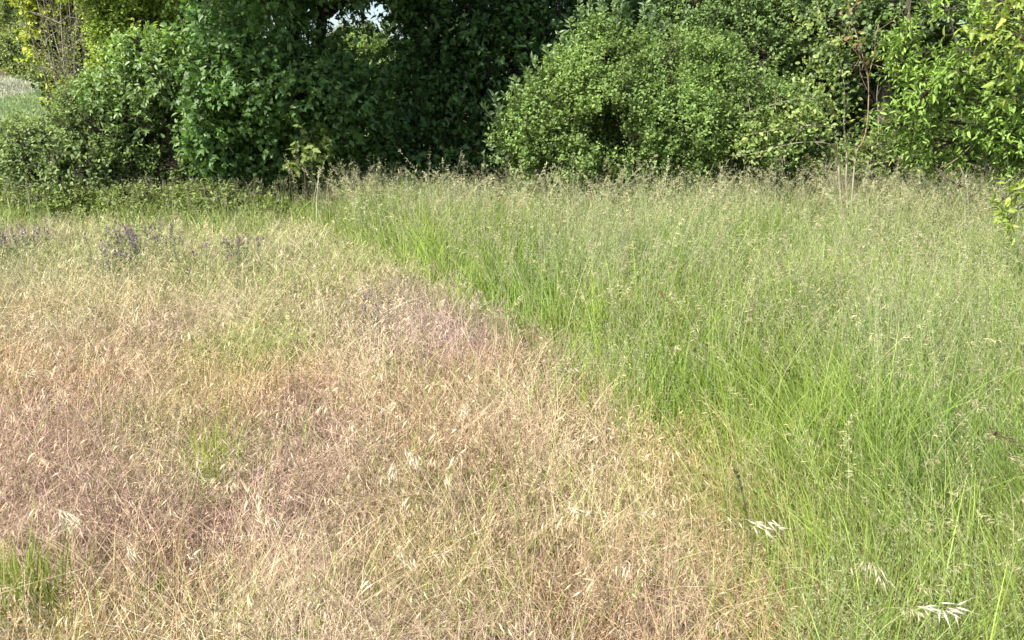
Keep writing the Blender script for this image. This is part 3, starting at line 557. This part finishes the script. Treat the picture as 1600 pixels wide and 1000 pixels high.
# brome: drooping long spikelets
xy = scatter(6000, Y0, 10.2, 1.25, -1); xy = xy[clump(xy, 1.6, 73, .05)]; n = len(xy)
h = rng.uniform(.30, .50, n); lean = np.abs(rng.normal(size=n)) * .2; bend = rng.uniform(.2, .7, n); dr = rng.uniform(.15, .5, n)
cs = drycol(xy) * .4 + PALE * .6; th = blades(dry, xy, h, lean, bend, dr, .0018, cs * .9, cs, 7)
heads(dry, xy, h, th, lean, bend, dr, .66, 7, .042, .0033, .014, cs * .5 + A(.60, .50, .32) * .5, .9)
# green leaves mixed in where patches are green
xy = scatter(40000, Y0, 10.4, 1.0, -1)
gsp = np.zeros(len(xy))
for (px, py, r, a) in [(400, 515, .38, 1), (330, 690, .17, 1), (560, 400, .7, .8), (240, 620, .3, .4), (700, 850, .18, .6), (740, 960, .12, .7), (270, 980, .15, .4), (600, 700, .12, .5), (480, 440, .5, .5), (230, 390, .4, .6), (130, 330, 2.2, .5), (600, 450, .3, .6), (200, 520, .5, .3), (780, 800, .12, .5)]: gsp = np.maximum(gsp, spot(xy, px, py, r) * a)
gsp = np.maximum(gsp, np.clip((fbm(xy, 1.4, 91) - .58) * 4, 0, .5)); gsp = np.maximum(gsp, .06)
gsp = np.maximum(gsp, .62 * np.clip((xy[:, 1] - 5) / 3, 0, 1)); gsp = np.maximum(gsp, .7 * np.exp(-((bx(xy[:, 1]) - xy[:, 0]) / .16) ** 2))
xy = xy[rng.random(len(xy)) < gsp]; n = len(xy)
cg = A(.20, .30, .055) * np.exp(rng.normal(size=(n, 1)) * .25)
blades(dry, xy, rng.uniform(.16, .40, n), rng.uniform(0, .5, n), rng.uniform(0, .6, n), rng.uniform(0, .3, n), .0034, cg, cg * A(1.25, 1.15, 1.0), 5)
o = dry.build('dry_grass', M_DRY); tag(o, 'short sun-dried straw and pinkish grass covering the left foreground', 'dry grass', kind='stuff')

tall = MB()
def grcol(n, p=None, lime=None):
    c = np.tile(A(.22, .305, .065), (n, 1)) * np.exp(rng.normal(size=(n, 1)) * .22)
    if p is not None:
        e = np.clip(1 - (p[:, 0] - bx(p[:, 1])) / 1.3, 0, 1) * np.clip((p[:, 1] - 2.5) / 1.5, 0, 1)
        c = c * (1 - e[:, None] * .8) + A(.29, .42, .06) * e[:, None] * .8 * np.exp(rng.normal(size=(n, 1)) * .15)
        d = np.clip((fbm(p, 1.1, 15) - .5) * 4, 0, .8)[:, None]; c = c * (1 - d) + c * A(.8, .95, 1.15) * d
    return c
def hmul(p):
    e = np.clip((p[:, 0] - bx(p[:, 1])) / .5, 0, 1); return (.62 + .38 * e) * (.85 + .3 * fbm(p, 1.2, 21))
def inscr(p): return np.ones(len(p), bool)
# leaves
xy = scatter(74000, Y0 + .2, 10.8, 1.0, 1, .10); xy = xy[clump(xy, 2.2, 23, .25)]; n = len(xy); H = hmul(xy) * (.7 + .6 * fbm(xy, 1.9, 24))
cg = grcol(n, xy); thc = noise(xy, 1.1, 25) * 12.6 + rng.normal(size=n) * .8; ln_ = np.clip(noise(xy, 1.6, 26) - .35, 0, 1)
blades(tall, xy, rng.uniform(.25, .78, n) * H, np.abs(rng.normal(size=n)) * (.08 + .26 * ln_), rng.uniform(0, .55, n) ** 1.2, rng.uniform(0, .32, n), rng.uniform(.0026, .0056, n), cg * A(.55, .68, .6), cg * A(1.3, 1.2, 1.05), 7, th=thc)  # leaf bases coloured darker, as the shade between blades
# dead leaves near the ground
xy = scatter(14000, Y0 + .2, 10.8, 1.0, 1, .06); n = len(xy); c = A(.36, .30, .14) * np.exp(rng.normal(size=(n, 1)) * .2)
blades(tall, xy, rng.uniform(.12, .4, n), rng.uniform(0, .8, n), rng.uniform(0, .6, n), rng.uniform(0, .4, n), .003, c, c * 1.1, 5)
# flowering stems
xy = scatter(25000, Y0 + .5, 10.9, .75, 1, .10); xy = xy[clump(xy, 1.5, 17, .12)]; n = len(xy); H = hmul(xy)
h = rng.uniform(.5, 1.0, n) * (.8 + .4 * noise(xy, 1.3, 27)) * H * np.where(xy[:, 1] < 2.6, .8, 1); lean = np.abs(rng.normal(size=n)) * .10; bend = rng.uniform(0, .28, n); dr = rng.uniform(0, .12, n)
cg = grcol(n, xy); sc_ = A(.40, .43, .20) * np.exp(rng.normal(size=(n, 1)) * .18)
brn = (rng.random((n, 1)) < .06); cg = np.where(brn, A(.20, .13, .07), cg); sc_ = np.where(brn, A(.28, .17, .11), sc_)
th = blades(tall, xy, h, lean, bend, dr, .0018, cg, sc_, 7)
hc = A(.43, .45, .25) * np.exp(rng.normal(size=(n, 1)) * .15); pk = fbm(xy, .9, 19)[:, None] + rng.normal(size=(n, 1)) * .12; hc = np.where(pk > .54, A(.42, .37, .28) * np.exp(rng.normal(size=(n, 1)) * .15), hc); hc = np.where(pk < .40, A(.36, .43, .19), hc)
sp = rng.choice([.006, .014, .024], n, p=[.35, .4, .25])
heads(tall, xy, h, th, lean, bend, dr, .66, 17, .012, .0017, sp, hc, .2)
# the tallest stems standing up against the hedge
xx = rng.uniform(-3.2, 7, 900); xy = np.stack([xx, rng.uniform(7.6, 10.6, 900)], 1); xy = xy[(xx > bx(xy[:, 1]) - .2) & clump(xy, 1.3, 44, .3)]; n = len(xy)
h = rng.uniform(.85, 1.2, n); lean = np.abs(rng.normal(size=n)) * .10; bend = rng.uniform(.05, .45, n); dr = rng.uniform(.02, .3, n)
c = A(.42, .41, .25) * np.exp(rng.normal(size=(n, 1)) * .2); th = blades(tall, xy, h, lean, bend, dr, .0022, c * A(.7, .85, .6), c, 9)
heads(tall, xy, h, th, lean, bend, dr, .74, 26, .022, .0022, .006, c * 1.1, .15)
# long arching strands lying over the green
xy = scatter(16000, 1.4, 10.9, .8, 1, .1); xy = xy[clump(xy, 1.7, 28, .2)]; n = len(xy); c = A(.44, .47, .20) * np.exp(rng.normal(size=(n, 1)) * .2)
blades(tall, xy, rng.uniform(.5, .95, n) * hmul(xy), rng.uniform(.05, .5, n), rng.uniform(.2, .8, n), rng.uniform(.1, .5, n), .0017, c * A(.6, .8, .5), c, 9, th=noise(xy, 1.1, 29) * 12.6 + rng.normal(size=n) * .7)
# straw mixed in low down along the near edge
xy = scatter(30000, 1.2, 3.4, .5, 1, .1); e = (xy[:, 0] - bx(xy[:, 1])); xy = xy[rng.random(len(xy)) < .6 * np.exp(-(e / .22) ** 2) + .12]; n = len(xy); c = drycol(xy) * .9
blades(tall, xy, rng.uniform(.2, .55, n), rng.uniform(0, .6, n), rng.uniform(.1, .8, n), rng.uniform(.1, .5, n), .0018, c * .9, c * 1.1, 8)
# tall brome with nodding heads above the rest
xy = scatter(1000, 1.9, 10.9, .6, 1, .1); n = len(xy)
h = rng.uniform(.8, 1.12, n) * (.9 + .1 * hmul(xy)) * np.where(xy[:, 1] < 3, .75, 1); lean = np.abs(rng.normal(size=n)) * .12; bend = rng.uniform(.1, .5, n); dr = rng.uniform(.05, .32, n)
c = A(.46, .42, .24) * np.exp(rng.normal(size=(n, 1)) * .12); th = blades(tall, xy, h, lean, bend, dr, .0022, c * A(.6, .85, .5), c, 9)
heads(tall, xy, h, th, lean, bend, dr, .74, 22, .024, .0017, .008, c * 1.05, .45)
o = tall.build('tall_grass', M_GRASS); tag(o, 'tall green grass with pale seed heads covering the right and middle', 'tall grass', kind='stuff')

# the crop itself, far left
cr = MB(); m = 60000; xy = np.stack([rng.uniform(-96, -8, m), 40 + 92 * rng.random(m) ** .8], 1); xy = xy[xy[:, 0] > -.72 * xy[:, 1] - 4]; n = len(xy)
rip = (plot(xy[:, 0], xy[:, 1]) < 0)[:, None]; c = np.where(rip, A(.34, .34, .24), A(.21, .27, .12)) * np.exp(rng.normal(size=(n, 1)) * .25 + (fbm(xy, .25, 66)[:, None] - .5) * .8)
zz = np.where(rip[:, 0], crop_z(xy[:, 0], xy[:, 1]), terr(xy[:, 0], xy[:, 1]) + .4)
blades(cr, xy, rng.uniform(.4, .75, n), rng.uniform(0, .4, n), rng.uniform(0, .4, n), rng.uniform(0, .3, n), .006, c * .7, c * 1.15, 3, z0=zz[:, None])
tag(cr.build('crop', M_GRASS), 'pale green crop in the far field at the left edge', 'crop', kind='stuff')

# green verge between the dry grass and the hedge
vg = MB(); m = 26000; yy = rng.uniform(9.1, 11.3, m); xx = rng.uniform(-9, -1.7, m); xy = np.stack([xx, yy], 1); e = (yy - 9.1) / 2
xy = xy[rng.random(m) < np.clip(e * 1.5 + 3.2 * (fbm(xy, .9, 3) - .5), .03, 1)]; n = len(xy)
c = A(.23, .335, .095) * np.exp(rng.normal(size=(n, 1)) * .25) * (1 + .5 * (fbm(xy, 1.0, 4)[:, None] - .5)); 
blades(vg, xy, rng.uniform(.2, .55, n), np.abs(rng.normal(size=n)) * .2, rng.uniform(0, .5, n), rng.uniform(0, .3, n), .0038, c, c * A(1.35, 1.15, 1.1), 5)
xy = xy[:1500]; n = len(xy); h = rng.uniform(.5, .85, n); z = np.zeros(n); le = np.abs(rng.normal(size=n)) * .1; be = rng.uniform(0, .25, n)
c = A(.34, .33, .19) * np.exp(rng.normal(size=(n, 1)) * .15); th = blades(vg, xy, h, le, be, z + .1, .002, c * A(.6, .8, .5), c, 6); heads(vg, xy, h, th, le, be, z + .1, .72, 12, .012, .0028, .014, c, .25)
tag(vg.build('verge_grass', M_GRASS), 'green grass verge between the dried grass and the left hedge', 'grass', kind='stuff')

# purple vetch
for i, (px, py, r, n, lab) in enumerate([(218, 368, .22, 52, 'largest purple vetch patch flowering in the dry grass'), (8, 372, .24, 40, 'purple vetch patch at the left edge of the dry grass'), (178, 400, .12, 18, 'small purple vetch patch just below the largest one'), (375, 384, .10, 12, 'small purple vetch patch nearest the sycamore'), (322, 390, .2, 10, 'sparse purple vetch patch between the largest and the smallest'), (580, 470, .08, 7, 'few purple vetch flowers at the mauve grass edge')]):
    g = gnd(px, py, .38); root = empty('vetch', (g[0], g[1], 0), lab, 'wildflower', 'purple vetch patches in the dry grass')
    st = MB(); fl = MB(); xy = g + rng.normal(size=(n, 2)) * A(r * .8, r * .9); h = rng.uniform(.34, .5, n); th = rng.random(n) * 6.28; z = np.zeros(n)
    cg = A(.12, .18, .07) * np.ones((n, 1)); blades(st, xy, h, z + .1, z + .1, z, .003, cg, cg, 5, th=th)
    heads(st, xy, h, th, z + .1, z + .1, z, .2, 14, .022, .005, .02, A(.12, .19, .07) * np.ones((n, 1)), .1, .85)
    heads(fl, xy, h, th, z + .1, z + .1, z, .78, 16, .013, .0042, .006, A(.26, .16, .30) * np.exp(rng.normal(size=(n, 1)) * .25), .1)
    st.build('stems', M_LEAF, root); fl.build('flowers', M_LEAF, root)['kind'] = 'stuff'; finish(root)

# single tall stems with big pale nodding spikelets
def brome(px, py, zt, hd, n, L, lab, col=(.60, .53, .37), stemc=(.42, .42, .2), W=.0042):
    n = int(n * 1.6); L *= .8
    """hd: direction the head points, in radians in the ground plane"""
    g = gnd(px, py, zt); d = np.array([math.cos(hd), math.sin(hd)]); base = g - d * .28
    root = empty('brome_stem', (base[0], base[1], 0), lab, 'grass stem', 'pale nodding brome stems')
    t = np.linspace(0, 1, 12); P = np.zeros((12, 3)); P[:, :2] = base + d * (.28 * t ** 2.4)[:, None]; P[:, 2] = zt * np.sin(t * 1.75) / math.sin(1.75) * np.where(t > .9, 1 - .0 * t, 1)
    s = MB(); s.tubes(P[None], np.linspace(.0016, .0007, 12)[None], stemc, 4)
    u = rng.random(n); pos = P[9] * (1 - u[:, None]) + P[11] * u[:, None] + rng.normal(size=(n, 3)) * .008
    ax = np.concatenate([np.tile(d, (n, 1)) * .8, np.full((n, 1), -.45)], 1) + rng.normal(size=(n, 3)) * A(.3, .3, .22)
    hd_ = MB(); sz = rng.uniform(.75, 1.2, n); hd_.leaves(SPK, pos, ax, nrm(rng.normal(size=(n, 3)) + [0, -.5, 1]), L * sz, W * sz, np.array(col) * rng.uniform(.85, 1.12, (n, 1)))
    # awns
    ax = nrm(ax); Pa = np.stack([pos + ax * L * .7, pos + ax * L * 1.1, pos + ax * L * 1.5 + [0, 0, -.003]], 1); hd_.strips(Pa, np.tile([.0012, .0008, .0004], (n, 1)), nrm(np.cross(ax, A(0, 0, 1))), np.tile(np.array(col), (n, 3, 1)))
    s.build('stem', M_GRASS, root, True); hd_.build('seed_head', M_DRY, root); finish(root)
for a in [(1500, 950, .52, .05, 17, .052, 'large white seed head at the bottom right corner', (.70, .64, .50)), (1208, 822, .62, -.3, 13, .040, 'white brush-like seed head where dry and green grass meet low right', (.68, .62, .47)),
          (648, 720, .42, -1.2, 16, .045, 'cluster of pale spikelets right of the pink patch at centre bottom'), (612, 745, .42, -1.5, 12, .040, 'upright pale spikelet head just left of the central cluster'),
          (722, 645, .42, -1.7, 12, .035, 'whitish tassel in the rust-coloured middle of the dry grass'), (640, 880, .40, -.9, 9, .030, 'tiny white tuft low in the dry grass left of bottom middle'),
          (600, 640, .42, -2.2, 9, .036, 'pale spikelets above the upright pale head'), (120, 810, .42, -.5, 12, .045, 'pale drooping head above the lower left green tuft'),
          (85, 825, .42, -2.4, 9, .040, 'pale head leaning left above the lower left green tuft'), (930, 800, .42, -.4, 9, .036, 'straw head left of the lower green edge'),
          (1040, 800, .42, .1, 10, .034, 'pale spikelets pointing right beside the lower green edge'), (215, 870, .4, -.8, 9, .036, 'pale drooping head right of the lower left green tuft'),
          (70, 580, .5, .3, 12, .040, 'pale arching head in the middle of the left side'), (1385, 910, .45, -1.5, 9, .040, 'white upright spikelets in the dark lower right grass'),
          (900, 575, .6, .2, 9, .04, 'arching pale head on the lime-green edge'), (430, 820, .44, -.6, 9, .038, 'arching straw head at lower left of centre')]: brome(*a)

# a broad-leaved green grass tuft, lower left, and a few dark dock-like stems
def tuft(name, px, py, r, n, hmax, lab, c):
    g = gnd(px, py, .2); root = empty(name, (g[0], g[1], 0), lab, 'grass tuft', 'broad green grass tufts'); mb = MB(); xy = g + rng.normal(size=(n, 2)) * r
    cc = A(*c) * A(1.1, .95, 1.1) * np.exp(rng.normal(size=(n, 1)) * .2); blades(mb, xy, rng.uniform(.5, 1, n) * hmax, rng.uniform(0, .2, n), rng.uniform(0, .3, n) ** 1.5, rng.uniform(0, .2, n), .0055, cc * A(.8, .85, .8), cc * A(1.3, 1.2, 1), 7)
    mb.build('blades', M_GRASS, root); finish(root)
tuft('grass_tuft', 28, 925, .085, 210, .46, 'broad-bladed green tuft in the lower left corner', (.19, .31, .05))
tuft('grass_tuft', 110, 975, .03, 30, .36, 'narrow bright green shoots beside the lower left corner tuft', (.26, .36, .06))
tuft('grass_tuft', 330, 715, .05, 90, .40, 'lime green tuft in the dry grass left of centre', (.26, .36, .05))
def dock(pts, lab, c=(.10, .11, .05), r=.0035):
    P = np.array([at(*p) for p in pts]); P = np.concatenate([P[:1] * A(1, 1, 0), P]); root = empty('dark_stalk', tuple(P[0]), lab, 'stalk', 'dark stalks in the tall grass'); mb = MB()
    mb.tubes(P[None], np.linspace(r, r * .5, len(P))[None], c, 5); mb.build('stem', M_BARK, root); hb = MB(); n = 60
    u = rng.random((n, 1)); pos = P[-2] * (1 - u) + P[-1] * u + rng.normal(size=(n, 3)) * .004; hb.leaves(SPK, pos, nrm(P[-1] - P[-2]) + rng.normal(size=(n, 3)) * .3, rng.normal(size=(n, 3)), np.full(n, .014), np.full(n, .005), np.array(c) * 1.4 * rng.uniform(.7, 1.3, (n, 1)))
    hb.build('seed_head', M_DRY, root); finish(root)
dock([(1176, 850, 2.3), (1160, 770, 2.32), (1150, 735, 2.34)], 'dark upright stalk at the lower edge of the tall grass')
dock([(1720, 900, 1.9), (1660, 745, 1.95), (1600, 700, 1.97), (1545, 670, 2.0)], 'dark brown stalk leaning in from the right edge', (.13, .115, .05), .0026)
dock([(1060, 500, 4.6), (1050, 475, 4.6), (1022, 448, 4.6)], 'brownish leaning stalk in the middle of the tall grass', (.24, .16, .10))
print('faces', sum(len(m.polygons) for m in bpy.data.meshes))
